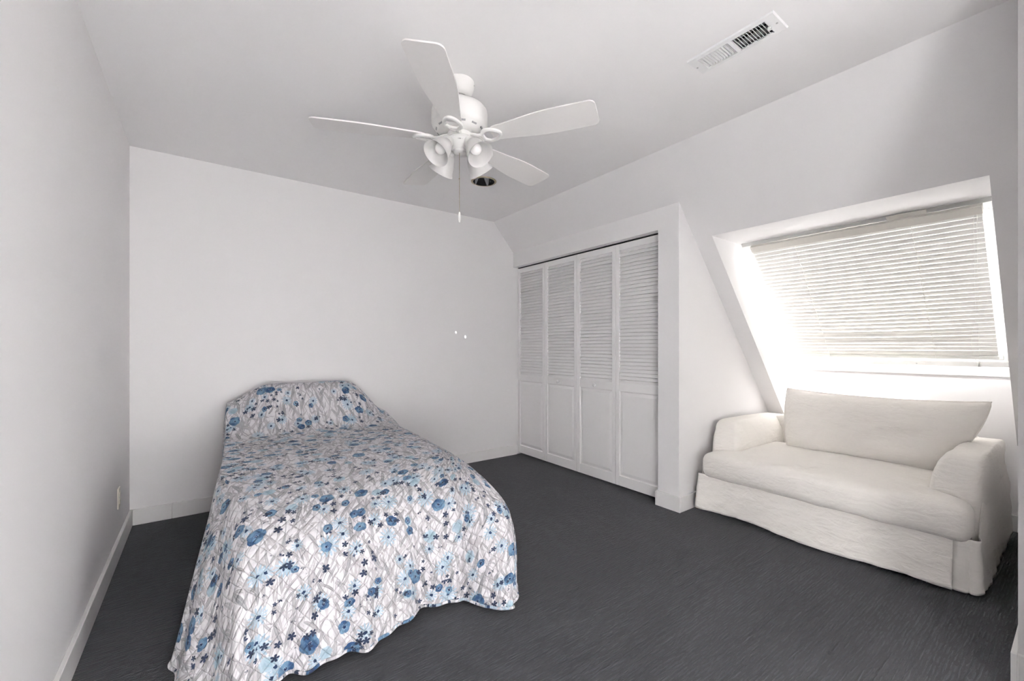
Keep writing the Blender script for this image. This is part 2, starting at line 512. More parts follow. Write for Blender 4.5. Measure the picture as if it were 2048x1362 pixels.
w3 = thing('fill_window_3', (XR + .06, -.99, W3[2]), 'added white framed window in the side wall for fill light', 'window', kind='structure')  # second invented window, adds fill light from the side
bm = NB()
for a in ((W3[0], W3[0] + .05, W3[2], W3[3]), (W3[1] - .05, W3[1], W3[2], W3[3]), (W3[0] + .05, W3[1] - .05, W3[2], W3[2] + .05), (W3[0] + .05, W3[1] - .05, W3[3] - .05, W3[3])):
    bx(bm, XR + .03, XR + .09, a[0], a[1], a[2], a[3])
obj('fill_window_frame', bm, 'vinyl_white', w3)
bm = NB(); bx(bm, XR + .06, XR + .064, W3[0] + .05, W3[1] - .05, W3[2] + .05, W3[3] - .05); obj('pane', bm, 'glass', w3)

# closet front: side pier, header, side wall
bm = NB()
prism(bm, [(XF, 0), (XK, 0), (XK, zs(XK)), (XF, zs(XF))], YK, YK + .11)
bx(bm, XF, XF + .13, YK + .11, 1.915, 0, 2.055)
prism(bm, [(XF, 2.055), (XF + .13, 2.055), (XF + .13, zs(XF + .13)), (XF, zs(XF))], YK + .11, YB)
struct('wall_closet', bm, 'wall', 'white closet front and side wall next to the sofa')

def baseboard(name, boxes, label):
    bm = NB()
    for b_ in boxes: bx(bm, *b_, bev=.002, seg=1)
    return struct(name, bm, 'trim', label)
BH, BT = .105, .016
baseboard('baseboard_left', [(XL, XL + BT, YS, YB, 0, BH)], 'white baseboard along the wall beside the bed')
baseboard('baseboard_back', [(XL + BT, -.172, YB - BT, YB, 0, BH), (-.170, XD - .02, YB - BT, YB, 0, BH)], 'white baseboard behind the bed with a split joint')
baseboard('baseboard_closet', [(XF - BT, XF, YK - BT, 1.915, 0, .11), (XF, XK, YK - BT, YK, 0, .11), (XF - BT, XF + .06, 1.915, 1.93, 0, .11)], 'white baseboard wrapping the closet corner')
baseboard('baseboard_right', [(XK - BT, XK, YR, YK - BT, 0, BH)], 'white baseboard along the knee wall')
baseboard('baseboard_alcove', [(XR - BT, XK - BT, YR, YR + BT, 0, .11), (XR - BT, XR, YS, YR, 0, .11)], 'white baseboard at the alcove corner')

bm = NB(); bx(bm, XR - .115, XR, .02, .127, 0, ZC, .004)  # added out of view to darken the wall corner at the frame edge
struct('shade_post', bm, 'trim', 'added white post just out of view, shading the wall corner')
# ------------------------------------------------------------------ closet doors (two bifold pairs, four leaves)
DW = 1.83 / 4; DZ0, DZ1 = .022, 2.042
slat_me = None
places = ['against the back wall', 'second from the back wall, with a round knob', 'third from the back wall, with a round knob', 'next to the closet pier']
panel0 = None
for i in range(4):
    y1 = YB - .006 - i * DW; y0 = y1 - DW + .003
    d = thing('door_%d' % (i + 1), (XD, (y0 + y1) / 2, DZ0), 'white louvred bifold closet door leaf ' + places[i], 'door', 'closet door leaves', 'structure')
    org = Vector((XD, y0, DZ0))
    if i == 0:
        parts = []
        sw = .036
        for (a, b_) in ((y0, y0 + sw), (y1 - sw, y1)):
            bm = NB(); bx(bm, XD, XD + .03, a, b_, DZ0, DZ1, .0015, 1); parts.append((obj('stile', bm, 'door', d), None))
        for (z0, z1) in ((DZ0, .105), (.812, .880), (1.992, DZ1)):
            bm = NB(); bx(bm, XD + .0015, XD + .0285, y0 + sw, y1 - sw, z0, z1, .0015, 1); parts.append((obj('rail', bm, 'door', d), None))
        # raised field panel
        bm = NB()
        pa = [(y0 + sw, .105, .010), (y0 + sw + .006, .111, .013), (y0 + sw + .028, .133, .004), (y0 + sw + .031, .136, .004)]
        ya, yb = y0 + sw, y1 - sw; za, zb = .105, .812
        rings = []
        for off, dep in ((0, .012), (.008, .014), (.032, .005), (.036, .0045)):
            rings.append([bm.verts.new((XD + dep, yy, zz)) for yy, zz in ((ya + off, za + off), (yb - off, za + off), (yb - off, zb - off), (ya + off, zb - off))])
        back = [bm.verts.new((XD + .022, yy, zz)) for yy, zz in ((ya, za), (yb, za), (yb, zb), (ya, zb))]
        rings.insert(0, back)
        for ra, rb in zip(rings, rings[1:]):
            for k in range(4): bm.faces.new((ra[k], ra[(k + 1) % 4], rb[(k + 1) % 4], rb[k]))
        bm.faces.new(rings[-1]); bm.faces.new(back[::-1])
        parts.append((obj('panel', bm, 'door', d, flat=True), None))
        # one louvre slat, tilted with its lower edge to the room
        bm = NB()
        zc0 = .880 + .0297 * .5; hw_, th_ = .0185, .003; ta = R(33)
        ca_, sa_ = math.cos(ta), math.sin(ta); poly = []
        for (wv, tv) in ((-hw_, -th_), (-hw_, th_), (hw_, th_), (hw_, -th_)):
            poly.append((XD + .0150 + wv * sa_ + tv * ca_, zc0 + wv * ca_ - tv * sa_))
        prism(bm, poly, y0 + sw, y1 - sw)
        s0 = obj('slat', bm, 'door', d, origin=(XD + .015, (y0 + y1) / 2, zc0), flat=True)
        slat_me = s0
        NSL = 37; pitch = (1.992 - .880) / NSL
        for k in range(1, NSL): copy_to(s0, d, (XD + .015, (y0 + y1) / 2, zc0 + k * pitch))
        base = (XD, (y0 + y1) / 2, DZ0)
        panel0 = [p[0] for p in parts]
        cen0 = Vector(base)
    else:
        cen = Vector((XD, (y0 + y1) / 2, DZ0))
        for p in panel0: copy_to(p, d, cen + (WORG[p.name] - cen0))
        for k in range(NSL): copy_to(slat_me, d, (XD + .015, cen.y, zc0 + k * pitch))
    if i in (1, 2):
        bm = NB()
        ky = 3.070 if i == 1 else 2.597
        mt = Matrix.Translation((XD + .0015, ky, .846)) @ Matrix.Rotation(R(-90), 4, 'Y')
        lathe(bm, [(.008, 0), (.007, .008), (.010, .013), (.0165, .017), (.0185, .023), (.016, .029), (.009, .032), (.001, .033)], mt, 20)
        k_ = obj('knob', bm, 'vinyl_white', d)
# closet door track (dark slot above the leaves)
bm = NB(); bx(bm, XD + .002, XD + .03, 1.92, YB - .004, 2.048, 2.056)
struct('trim_1', bm, 'dark', 'dark metal track above the closet doors')

# ------------------------------------------------------------------ roof window and its frame
WD = Vector((1, 0, -SM)).normalized(); WN = Vector((SM, 0, 1)).normalized()
WTOP = Vector((XO, 0, WZT)); WLEN = (Vector((XK, 0, WZT - SM * (XK - XO))) - WTOP).length
def wp(s, y, n): return WTOP + WD * s + WN * n + Vector((0, y, 0))
def wbox(bm, s0, s1, y0, y1, n0, n1, bev=0.0):
    r = bmesh.ops.create_cube(bm, size=1.0); vs = r['verts']
    for v in vs: v.co = wp(s0 + (v.co.x + .5) * (s1 - s0), y0 + (v.co.y + .5) * (y1 - y0), n0 + (v.co.z + .5) * (n1 - n0))
    if bev: bmesh.ops.bevel(bm, geom=list({e for v in vs for e in v.link_edges}), offset=bev, segments=1, profile=.5, affect='EDGES')
    return bm
win = thing('window_1', wp(WLEN, (WY0 + WY1) / 2, 0), 'white framed roof window with a closed blind', 'window', kind='structure')
FW = .050
def ring4(name, s0, s1, y0, y1, w, n0, n1, mat, parent, bev=.002):
    for nm, a in ((name, (s0, s0 + w, y0, y1)), (name, (s1 - w, s1, y0, y1)), (name, (s0 + w, s1 - w, y0, y0 + w)), (name, (s0 + w, s1 - w, y1 - w, y1))):
        bm = NB(); wbox(bm, *a, n0, n1, bev); obj(nm, bm, mat, parent)
ring4('frame_member', 0.0, WLEN, WY0, WY1, FW, -.012, .085, 'vinyl_white', win)
ring4('sash_member', FW + .003, WLEN - FW - .003, WY0 + FW + .003, WY1 - FW - .003, .055, .004, .07, 'vinyl_white', win)
bm = NB(); wbox(bm, FW + .045, WLEN - FW - .045, WY0 + FW + .045, WY1 - FW - .045, .045, .049); obj('pane', bm, 'glass', win)
bm = NB(); wbox(bm, -.030, .001, WY0 + .01, WY1 - .015, -.036, -.0125, .003); obj('ventilation_bar', bm, 'rail_grey', win)
bm = NB(); wbox(bm, -.032, .000, .56, .74, -.044, -.036, .003); obj('ventilation_handle', bm, 'headrail', win)
for (s_, y_) in ((.02, 1.38), (.02, 1.12), (.02, .86), (.35, WY1 - .02), (.75, WY1 - .02), (.55, WY0 + .02), (.95, WY0 + .02), (WLEN - .02, .75)):
    bm = NB(); mt = Matrix.Translation(wp(s_, y_, -.012)) @ WN.to_track_quat('Z', 'Y').to_matrix().to_4x4() @ Matrix.Rotation(math.pi, 4, 'X')
    lathe(bm, [(.005, -.001), (.005, .001), (.003, .002), (.0005, .0022)], mt, 10); obj('screw', bm, 'steel', win)
# moulded sill strip at the foot of the well
bm = NB(); bx(bm, XK - .012, XK, WY0, WY1, .985, 1.045, .003)
struct('trim_2', bm, 'trim', 'narrow white sill strip below the roof window')

# venetian blind
BS0, BS1 = .030, 1.095
BY0, BY1 = .345, 1.530
BN = -.05
blind = thing('venetian_blind', wp(BS1, (BY0 + BY1) / 2, BN), 'cream white venetian blind closed over the roof window', 'blind')
bm = NB(); wbox(bm, BS0 - .032, BS0 + .018, BY0, BY1, BN - .018, BN + .014, .002); obj('headrail', bm, 'headrail', blind)
NS = 31; sp = (BS1 - BS0 - .03) / NS
def slat_mesh(sag=0.0):
    bm = NB(); w = .0225; tau = R(10); nn = 6; ny = 1 if sag == 0 else 10
    up, lo = [], []
    for j in range(ny + 1):
        yy = BY0 + .004 + (BY1 - BY0 - .008) * j / ny
        dy = (yy - (BY0 + BY1) / 2) / ((BY1 - BY0) / 2)
        off = sag * (1 - dy * dy)
        ru, rl = [], []
        for k in range(nn + 1):
            t = -1 + 2 * k / nn
            a = w * t; c = .0035 * (1 - t * t)
            s_ = a * math.cos(tau) + off; n_ = a * math.sin(tau) - c
            ru.append(bm.verts.new(wp(s_, yy, BN + n_))); rl.append(bm.verts.new(wp(s_, yy, BN + n_ + .0012)))
        up.append(ru); lo.append(rl)
    for j in range(ny):
        for k in range(nn):
            bm.faces.new((up[j][k], up[j][k + 1], up[j + 1][k + 1], up[j + 1][k])); bm.faces.new((lo[j][k], lo[j + 1][k], lo[j + 1][k + 1], lo[j][k + 1]))
        for k in (0, nn): bm.faces.new((up[j][k], up[j + 1][k], lo[j + 1][k], lo[j][k]))
    for j in (0, ny):
        for k in range(nn): bm.faces.new((up[j][k], lo[j][k], lo[j][k + 1], up[j][k + 1]))
    return bm
s0 = None
O0 = wp(0, (BY0 + BY1) / 2, BN)
for k in range(NS):
    sk = BS0 + .03 + sp * k
    sag = 0.0
    if 14 <= k < 25: sag = .0016 * (k - 13)
    if 25 <= k < 27: sag = .010
    p = wp(sk, (BY0 + BY1) / 2, BN)
    if sag == 0 and s0 is not None: copy_to(s0, blind, p)
    else:
        bm = slat_mesh(sag); o = obj('slat', bm, 'slat', blind, origin=O0, ang=60)
        o.location = p - WORG['venetian_blind']; WORG[o.name] = p
        if sag == 0: s0 = o
bm = NB(); wbox(bm, BS1 - .012, BS1 + .012, BY0, BY1, BN - .010, BN + .010, .003); obj('bottom_rail', bm, 'slat', blind)
for yy in (1.240, .632):
    bm = NB(); tube(bm, [wp(BS0 + .015 + (BS1 - BS0 - .02) * k / 40, yy + .003 * math.sin(k * 2.4), BN - .0165) for k in range(41)], .0019, 6)
    obj('ladder_cord', bm, 'cord', blind)
def cordpts(y0, sway):
    a = wp(BS0 + .01, y0, BN - .022); out = []
    for k in range(24):
        t = k / 23; p = wp(BS0 + .01 + t * (BS1 - BS0 + .02), y0 + .066 * t, BN - .026)
        p = p + Vector((0, sway * math.sin(math.pi * max(0, (t - .68) / .32)) if t > .68 else 0, 0)); out.append(p)
    return out
for i_, (yy, sw_) in enumerate(((.366, 0.0), (.378, .022))):
    bm = NB(); tube(bm, cordpts(yy, sw_), .0011, 5); obj('pull_cord', bm, 'cord', blind)
bm = NB(); pt = wp(BS1 + .045, .434, BN - .030)
lathe(bm, [(.003, .036), (.005, .030), (.011, .004), (.011, 0)], Matrix.Translation(pt + Vector((0, 0, -.012))), 14); obj('tassel', bm, 'tassel', blind)

# ------------------------------------------------------------------ recessed downlight
dl = thing('recessed_downlight', (DLX, DLY, ZC), 'black recessed downlight in the ceiling behind the fan', 'ceiling light')
bm = NB(); lathe(bm, [(.0865, .0), (.0865, -.004), (.094, -.005), (.101, -.003), (.102, .0)], Matrix.Translation((DLX, DLY, ZC)), 48, False); obj('trim_ring', bm, 'brass', dl)
bm = NB(); lathe(bm, [(.0865, -.004), (.0862, .004), (.082, .03), (.070, .09), (.060, .115), (.060, .13)], Matrix.Translation((DLX, DLY, ZC)), 48, False); obj('baffle', bm, 'black_gloss', dl)
bm = NB(); lathe(bm, [(.002, .05), (.030, .052), (.046, .060), (.050, .075), (.036, .115), (.03, .13)], Matrix.Translation((DLX, DLY, ZC)), 32, False); obj('reflector_bulb', bm, 'bulb', dl)

# ------------------------------------------------------------------ ceiling air vent
vent = thing('ceiling_vent', (1.89, .929, ZC), 'white metal air register on the ceiling', 'air vent')
bm = NB()
o_ = (1.818, 1.962, .742, 1.116); i_ = (VX0, VX1, VY0, VY1)
def fr(x0, x1, y0, y1, z): return [bm.verts.new(p) for p in ((x0, y0, z), (x1, y0, z), (x1, y1, z), (x0, y1, z))]
rg = [fr(*o_, ZC), fr(o_[0] + .004, o_[1] - .004, o_[2] + .004, o_[3] - .004, ZC - .007), fr(*i_, ZC - .009), fr(*i_, ZC + .012)]
for a, b_ in zip(rg, rg[1:]):
    for k in range(4): bm.faces.new((a[k], a[(k + 1) % 4], b_[(k + 1) % 4], b_[k]))
obj('frame', bm, 'vent_white', vent, flat=True)
bm = NB(); ym = (VY0 + VY1) / 2; bx(bm, VX0, VX1, ym - .008, ym + .008, ZC - .0085, ZC - .001); obj('centre_bar', bm, 'vent_white', vent)
bm = NB(); bx(bm, VX0, VX1, VY0, VY1, ZC + .055, ZC + .085); obj('damper', bm, 'duct', vent)
bm = NB(); bx(bm, (VX0 + VX1) / 2 - .003, (VX0 + VX1) / 2 + .003, VY0, ym - .008, ZC + .008, ZC + .014); obj('damper_rod', bm, 'dark', vent)
def louvre(y, sgn):
    bm = NB(); a = R(25) * sgn; w = .0072
    c_, s_ = math.cos(a), math.sin(a)
    poly = []
    for (p, q) in ((-.0008, -w), (.0008, -w), (.0008, w), (-.0008, w)):
        poly.append((p * c_ - q * s_, p * s_ + q * c_))
    prism(bm, [(y + py, ZC + .002 + pz) for py, pz in poly], VX0, VX1, 'x')
    return bm
lv = {}
for half, sgn in ((0, -1), (1, 1)):
    for k in range(11):
        y = (VY0 if half == 0 else ym + .008) + (ym - .008 - VY0) * (k + .5) / 11
        if half not in lv:
            o = obj('louvre', louvre(y, sgn), 'vent_white', vent, origin=(1.89, y, ZC + .002), flat=True); lv[half] = o
        else: copy_to(lv[half], vent, (1.89, y, ZC + .002))
for yy in (.757, 1.100):
    bm = NB(); lathe(bm, [(.0045, -.0095), (.0045, -.011), (.002, -.0125)], Matrix.Translation((1.89, yy, ZC)), 12); obj('screw', bm, 'steel', vent)
bm = NB(); bx(bm, 1.885, 1.897, .778, .792, ZC - .021, ZC - .006, .002); obj('damper_lever', bm, 'vent_white', vent)

# ------------------------------------------------------------------ wall outlet
oy, oz = 3.285, .318
out = thing('wall_outlet', (XL, oy, oz), 'almond plastic duplex outlet low on the wall beside the bed', 'outlet')
bm = NB(); bx(bm, XL, XL + .006, oy - .036, oy + .036, oz - .058, oz + .058, .002); obj('cover_plate', bm, 'almond', out)
for s in (-1, 1):
    bm = NB(); bx(bm, XL + .006, XL + .009, oy - .016, oy + .016, oz + s * .0195 - .014, oz + s * .0195 + .014, .001, 1); r_ = obj('receptacle', bm, 'almond', out)
    bm = NB()
    for q in (-.006, .006): bx(bm, XL + .009, XL + .0094, oy + q - .0012, oy + q + .0012, oz + s * .0195 - .005, oz + s * .0195 + .005)
    obj('slots', bm, 'almond_dark', r_)
bm = NB(); lathe(bm, [(.003, 0), (.003, .0015), (.001, .002)], Matrix.Translation((XL + .006, oy, oz)) @ Matrix.Rotation(R(90), 4, 'Y'), 10); obj('screw', bm, 'steel', out)

# ------------------------------------------------------------------ ceiling fan with four lights
FX, FY = 1.044, 1.876
fan = thing('ceiling_fan', (FX, FY, ZC), 'white five-blade ceiling fan with four frosted bell shades', 'ceiling fan')
Tf = Matrix.Translation((FX, FY, 0))
bm = NB(); lathe(bm, [(.072, ZC), (.073, ZC - .012), (.071, ZC - .030), (.062, ZC - .052), (.046, ZC - .066), (.034, ZC - .070), (.030, ZC - .066), (.028, ZC - .05)], Tf, 40)
can = obj('canopy', bm, 'fan_white', fan)
for a in (40, 220):
    bm = NB(); p = Vector((FX + .072 * math.cos(R(a - 80)), FY + .072 * math.sin(R(a - 80)), ZC - .018))
    lathe(bm, [(.004, -.001), (.004, .002), (.002, .003)], Matrix.Translation(p) @ Vector((math.cos(R(a - 80)), math.sin(R(a - 80)), 0)).to_track_quat('Z', 'Y').to_matrix().to_4x4(), 10); obj('screw', bm, 'steel', can)
bm = NB(); lathe(bm, [(.0135, 2.37), (.0135, ZC - .05)], Tf, 20); obj('downrod', bm, 'fan_white', fan)
bm = NB(); lathe(bm, [(.03, 2.398), (.05, 2.394), (.100, 2.388), (.125, 2.378), (.138, 2.362), (.140, 2.350), (.140, 2.300), (.137, 2.288), (.128, 2.276), (.118, 2.270), (.112, 2.262), (.098, 2.252), (.08, 2.248), (.03, 2.246)], Tf, 56)
mot = obj('motor_housing', bm, 'fan_white', fan)
for k in range(12):
    a = R(k * 30 + 8); bm = NB()
    for q in range(1):
        c = Vector((FX + .1155 * math.cos(a), FY + .1155 * math.sin(a), 2.2655))
        nrm = Vector((math.cos(a) * .75, math.sin(a) * .75, -.66)).normalized(); tan = Vector((-math.sin(a), math.cos(a), 0)); dn = nrm.cross(tan)
        r_ = bmesh.ops.create_cube(bm, size=1.0)
        for v in r_['verts']: v.co = c + tan * v.co.x * .026 + dn * v.co.y * .008 + nrm * v.co.z * .004
    obj('vent_slot', bm, 'vent_slot', mot)
bm = NB(); lathe(bm, [(.03, 2.25), (.062, 2.249), (.066, 2.243), (.066, 2.226), (.060, 2.222)], Tf, 40); obj('flywheel', bm, 'fan_white', fan)
bm = NB(); lathe(bm, [(.02, 2.224), (.060, 2.223), (.068, 2.219), (.069, 2.211), (.064, 2.205), (.058, 2.196), (.052, 2.182), (.040, 2.172), (.034, 2.168), (.033, 2.158), (.026, 2.152), (.012, 2.150), (.004, 2.149)], Tf, 40)
sw_ = obj('light_fitter', bm, 'fan_white', fan)
# small printed mark on the fitter, facing the camera side
for dx in (-.010, -.003, .0035, .011):
    ang0 = math.atan2(-FY, -FX); a = ang0 + dx / .0605 + .0
    p = Vector((FX + .0615 * math.cos(a), FY + .0615 * math.sin(a), 2.2005)); nrm = Vector((math.cos(a) * .8, math.sin(a) * .8, -.6)).normalized(); tan = Vector((-math.sin(a), math.cos(a), 0)); dn = nrm.cross(tan)
    w_, h_ = ((.0016, .0016) if abs(dx) > .008 else (.0032, .0048))
    bm = NB(); r_ = bmesh.ops.create_cube(bm, size=1.0)
    for v in r_['verts']: v.co = p + tan * v.co.x * w_ + dn * v.co.y * h_ + nrm * (v.co.z * .0022 + .0004)
    obj('printed_mark', bm, 'print_grey', sw_)
# blades: one built, four copies
BR = .690; ZBL = 2.222
def blade_bm():
    bm = NB(); top, bot = [], []
    pts = []
    def half(t):   # half width along the blade
        return .048 + .030 * sstep(t, 0, .62) + .002 * math.sin(t * 3.1)
    x0, x1 = .175, BR
    n = 26; rc = .028
    L_ = []
    tt = [k / n for k in range(n)] + [1 - (rc / (x1 - x0)) * (1 - math.sin(R(a))) for a in (0, 15, 30, 45, 60, 72, 82, 90)]
    for t in sorted(q for q in tt if q < 1 - rc / (x1 - x0) - 1e-6 or q in tt[n:]):
        x = x0 + (x1 - x0) * t
        h = half(t)
        if x > x1 - rc: h = h - rc + math.sqrt(max(0, rc * rc - (x - (x1 - rc)) ** 2))
        if x < x0 + .03: h = h * (.72 + .28 * math.sqrt(max(0, (x - x0) / .03)))
        L_.append((x, h))
    L_ = [L_[0]] + [q for q in L_[1:] if q[1] > .001]
    out_ = [(x, h) for x, h in L_] + [(x, -h) for x, h in L_[::-1]]
    prism(bm, out_, -.003, .003, 'z')
    bmesh.ops.rotate(bm, verts=bm.verts, cent=(0, 0, 0), matrix=Matrix.Rotation(R(-10), 3, 'X'))
    return bm
def iron_bm():
    bm = NB()
    # neck from the flywheel, then a shield-shaped loop under the blade
    for s in (-1, 1):
        tube(bm, [(.062, s * .010, .012), (.085, s * .011, .006), (.110, s * .012, -.006), (.135, s * .020, -.010), (.160, s * .036, -.0085)], [.0085, .0085, .008, .0075, .007], 8)
    pts = []
    for k in range(29):
        a = 2 * math.pi * k / 28
        pts.append((.172 + .046 * math.cos(a) * (1 + .1 * math.cos(a)), .040 * math.sin(a) * (1.0 - .18 * math.cos(a)), -.0085))
    rings = []
    for p in pts[:-1]:
        a = math.atan2(p[1], p[0] - .172); c_, s_ = math.cos(a), math.sin(a)
        rings.append([bm.verts.new((p[0] + c_ * dr, p[1] + s_ * dr, p[2] + dz)) for dr, dz in ((-.008, .006), (-.008, -.004), (-.004, -.007), (.004, -.007), (.008, -.004), (.008, .006))])
    for i in range(len(rings)):
        a, b_ = rings[i], rings[(i + 1) % len(rings)]
        for k in range(6): bm.faces.new((a[k], a[(k + 1) % 6], b_[(k + 1) % 6], b_[k]))
    bmesh.ops.rotate(bm, verts=bm.verts, cent=(0, 0, 0), matrix=Matrix.Rotation(R(-10), 3, 'X'))
    return bm
def at_hub(o, parent, rz):
    o.parent = parent; o.location = (0, 0, ZBL - ZC); o.rotation_euler = (0, 0, rz)
b0 = None
for k in range(5):
    rz = R(14.0 + 72 * k)
    if b0 is None:
        b0 = obj('blade', blade_bm(), 'blade_white', None, origin=(0, 0, 0), ang=50); at_hub(b0, fan, rz)
        i0 = obj('blade_iron', iron_bm(), 'fan_white', None, origin=(0, 0, 0)); i0.parent = b0
    else:
        b = b0.copy(); C.objects.link(b); at_hub(b, fan, rz)
        i2 = i0.copy(); C.objects.link(i2); i2.parent = b
# shades: bell glasses on short arms, turned to the camera's diagonals
cf = Vector((math.sin(R(36.13)), math.cos(R(36.13)), 0)); cr = Vector((math.cos(R(36.13)), -math.sin(R(36.13)), 0))
hub = Vector((FX, FY, 2.196))
sh0 = None
for k in range(4):
    a = R(45 + 90 * k + 3)
    d = cr * math.cos(a) + cf * math.sin(a)
    ax = (d * .66 + Vector((0, 0, -.75))).normalized()
    neck = hub + d * .082 + Vector((0, 0, -.016))
    base = Matrix.Translation(neck) @ ax.to_track_quat('Z', 'Y').to_matrix().to_4x4()
    if sh0 is None:
        bm = NB(); prof = [(.026, .0), (.031, .006), (.040, .022), (.048, .044), (.053, .066), (.057, .084), (.064, .100), (.0665, .104),
                           (.0635, .102), (.054, .084), (.050, .066), (.045, .044), (.037, .022), (.028, .008), (.024, .004)]
        lathe(bm, prof, None, 40, False); me_sh = obj('glass_shade', bm, 'shade', None, origin=(0, 0, 0), ang=70)
        bm = NB(); lathe(bm, [(.012, -.040), (.014, -.03), (.024, -.024), (.029, -.016), (.0295, .004), (.022, .006)], None, 28); me_so = obj('socket_cup', bm, 'fan_white', None, origin=(0, 0, 0)); 
        bm = NB(); lathe(bm, [(.012, .004), (.013, .018), (.020, .030), (.027, .046), (.0285, .056), (.026, .068), (.018, .078), (.008, .083), (.001, .084)], None, 24); me_bu = obj('bulb', bm, 'bulb', None, origin=(0, 0, 0), ang=80)
        trio = (me_sh, me_so, me_bu)
        sh0 = True
    else:
        trio = tuple(o.copy() for o in (me_sh, me_so, me_bu))
        for o in trio: C.objects.link(o)
    sh, so, bu = trio
    sh.parent = fan
    loc, rot, _ = base.decompose()
    sh.rotation_mode = 'QUATERNION'; sh.location = loc - Vector((FX, FY, ZC)); sh.rotation_quaternion = rot
    so.parent = sh; bu.parent = sh
chain = [Vector((FX, FY, 2.150 - .0) ) + cf * -.012 + Vector((0, 0, -.295 * k / 30)) for k in range(31)]
bm = NB(); tube(bm, chain, .0011, 6)
for k in range(0, 31, 1): bmesh.ops.create_icosphere(bm, subdivisions=1, radius=.0017, matrix=Matrix.Translation(chain[k]))
bmesh.ops.create_icosphere(bm, subdivisions=2, radius=.0035, matrix=Matrix.Translation(chain[13]))
obj('pull_chain', bm, 'brass', fan)
bm = NB(); lathe(bm, [(.002, 0), (.0045, -.003), (.0065, -.018), (.0068, -.030), (.005, -.043), (.003, -.050)], Matrix.Translation(chain[-1]), 16); obj('chain_fob', bm, 'fan_white', fan)

# ------------------------------------------------------------------ sofa
SXF, SXB, SY0, SY1 = 2.925, 4.10, .315, 1.690
sofa = thing('sofa', ((SXF + SXB) / 2, (SY0 + SY1) / 2, 0), 'cream linen slipcovered loveseat under the roof window', 'sofa')
SYC = (SY0 + SY1) / 2
def wrinkle(p, amp, sc=7.0, st=(1, 1, 2.2)):
    return amp * fb(p.x * st[0], p.y * st[1], p.z * st[2], sc, 3)
# body under the cushions
bm = NB()
def f(a, b, c):
    p = rounded(a, b, c, (SXB - SXF - .04) / 2, (SY1 - SY0 - .03) / 2, .115, .02); p += Vector(((SXF + .03 + SXB) / 2, SYC, .175)); return p
softbox(bm, (12, 14, 4), f); obj('seat_base', bm, 'linen', sofa, ang=70)
bm = NB()
def f(a, b, c):
    p = rounded(a, b, c, .115, (SY1 - SY0 - .20) / 2, .17, .05); p += Vector((3.955, SYC, .45)); return p
softbox(bm, (6, 16, 8), f); obj('back_frame', bm, 'linen', sofa, ang=70)
# arms: outer side upright, inner side sloping, front raked back and scooped
def arm(sgn, ys):
    bm = NB()
    def f(a, b, c):
        # a along x, b: -1 outer .. 1 inner, c: height
        p = rounded(a, b, c, .5, .5, .5, .11)     # unit rounded block
        t = p.z + .5                              # 0..1 height
        z = .20 + t * .43
        yin = .205 if t < .42 else .100 + .105 * math.sqrt(max(0, 1 - ((t - .42) / .60) ** 2))
        y = (p.y + .5) * yin - .0
        xf = 3.035 + .110 * (t ** 1.6)
        x = xf + (p.x + .5) * (4.075 - xf)
        z += -.025 * (p.x + .5) ** 2 * t
        q = Vector((x, ys + sgn * y, z))
        w = wrinkle(q, .006, 6.0)
        q.y += sgn * w; q.z += w * .6; q.x += w * .5
        return q
    softbox(bm, (30, 14, 18), f); return bm
obj('arm', arm(1, SY0 + .0), 'linen', sofa, ang=80)
obj('arm', arm(-1, SY1 - .0), 'linen', sofa, ang=80)
# T-shaped seat cushion
bm = NB()
def f(a, b, c):
    p = rounded(a, b, c, .40, .665, .088, .058)
    u_ = (p.x + .40) / .80                       # 0 front .. 1 back
    x = 2.885 + u_ * .83
    hw = .665 - .155 * sstep(x, 3.02, 3.14)
    yy = p.y / .665 * hw
    crown = .022 * (1 - (yy / .665) ** 2) * (1 - (2 * u_ - 1) ** 2)
    bow = .055 * (1 - (yy / .665) ** 2) * (1 - u_)
    z = .347 + p.z + (crown if p.z > 0 else 0) - .012 * (1 - u_) * (yy / .665) ** 2
    q = Vector((x - bow, SYC - .005 + yy, z))
    w = wrinkle(q, .007, 5.0); q.z += w; q.x += w * .8
    return q
softbox(bm, (28, 48, 8), f); cush = obj('seat_cushion', bm, 'linen', sofa, ang=80)
# back cushion: knife-edge pillow leaning on the back
bm = NB()
nu, nv = 48, 22
def backp(i, j, side):
    s = 2 * i / nu - 1; t = 2 * j / nv - 1
    yl = 1.400 + .03 * t - .02 * (t * t); yr = .455 - .110 * t - .040 * (1 - t * t)
    y = yl + (yr - yl) * (s + 1) / 2
    z = .635 + .212 * t + .012 * (abs(s) ** 3) * t - .012 * (1 - s * s) * (1 if t > 0 else -.3) * abs(t)
    e = max(0, (1 - abs(s) ** 5)) ** .55 * max(0, (1 - abs(t) ** 3.2)) ** .5
    th = .098 * e + .004
    lean = 3.63 + .075 * t
    q = Vector((lean + side * th, y, z))
    w = fb(q.x, q.y * .8, q.z * 2.2, 6.5, 3) * .011 * e
    q.x += w
    q.x -= .012 * side * math.exp(-((s - .25) ** 2 / .02 + (t + .05) ** 2 / .05))
    return q
g = {}
for side in (-1, 1):
    g[side] = [[None] * (nv + 1) for _ in range(nu + 1)]
    for i in range(nu + 1):
        for j in range(nv + 1): g[side][i][j] = bm.verts.new(backp(i, j, side))
    for i in range(nu):
        for j in range(nv): bm.faces.new((g[side][i][j], g[side][i + 1][j], g[side][i + 1][j + 1], g[side][i][j + 1]))
loop = [(i, 0) for i in range(nu)] + [(nu, j) for j in range(nv)] + [(i, nv) for i in range(nu, 0, -1)] + [(0, j) for j in range(nv, 0, -1)]
for (a, b_) in zip(loop, loop[1:] + loop[:1]):
    bm.faces.new((g[-1][a[0]][a[1]], g[-1][b_[0]][b_[1]], g[1][b_[0]][b_[1]], g[1][a[0]][a[1]]))
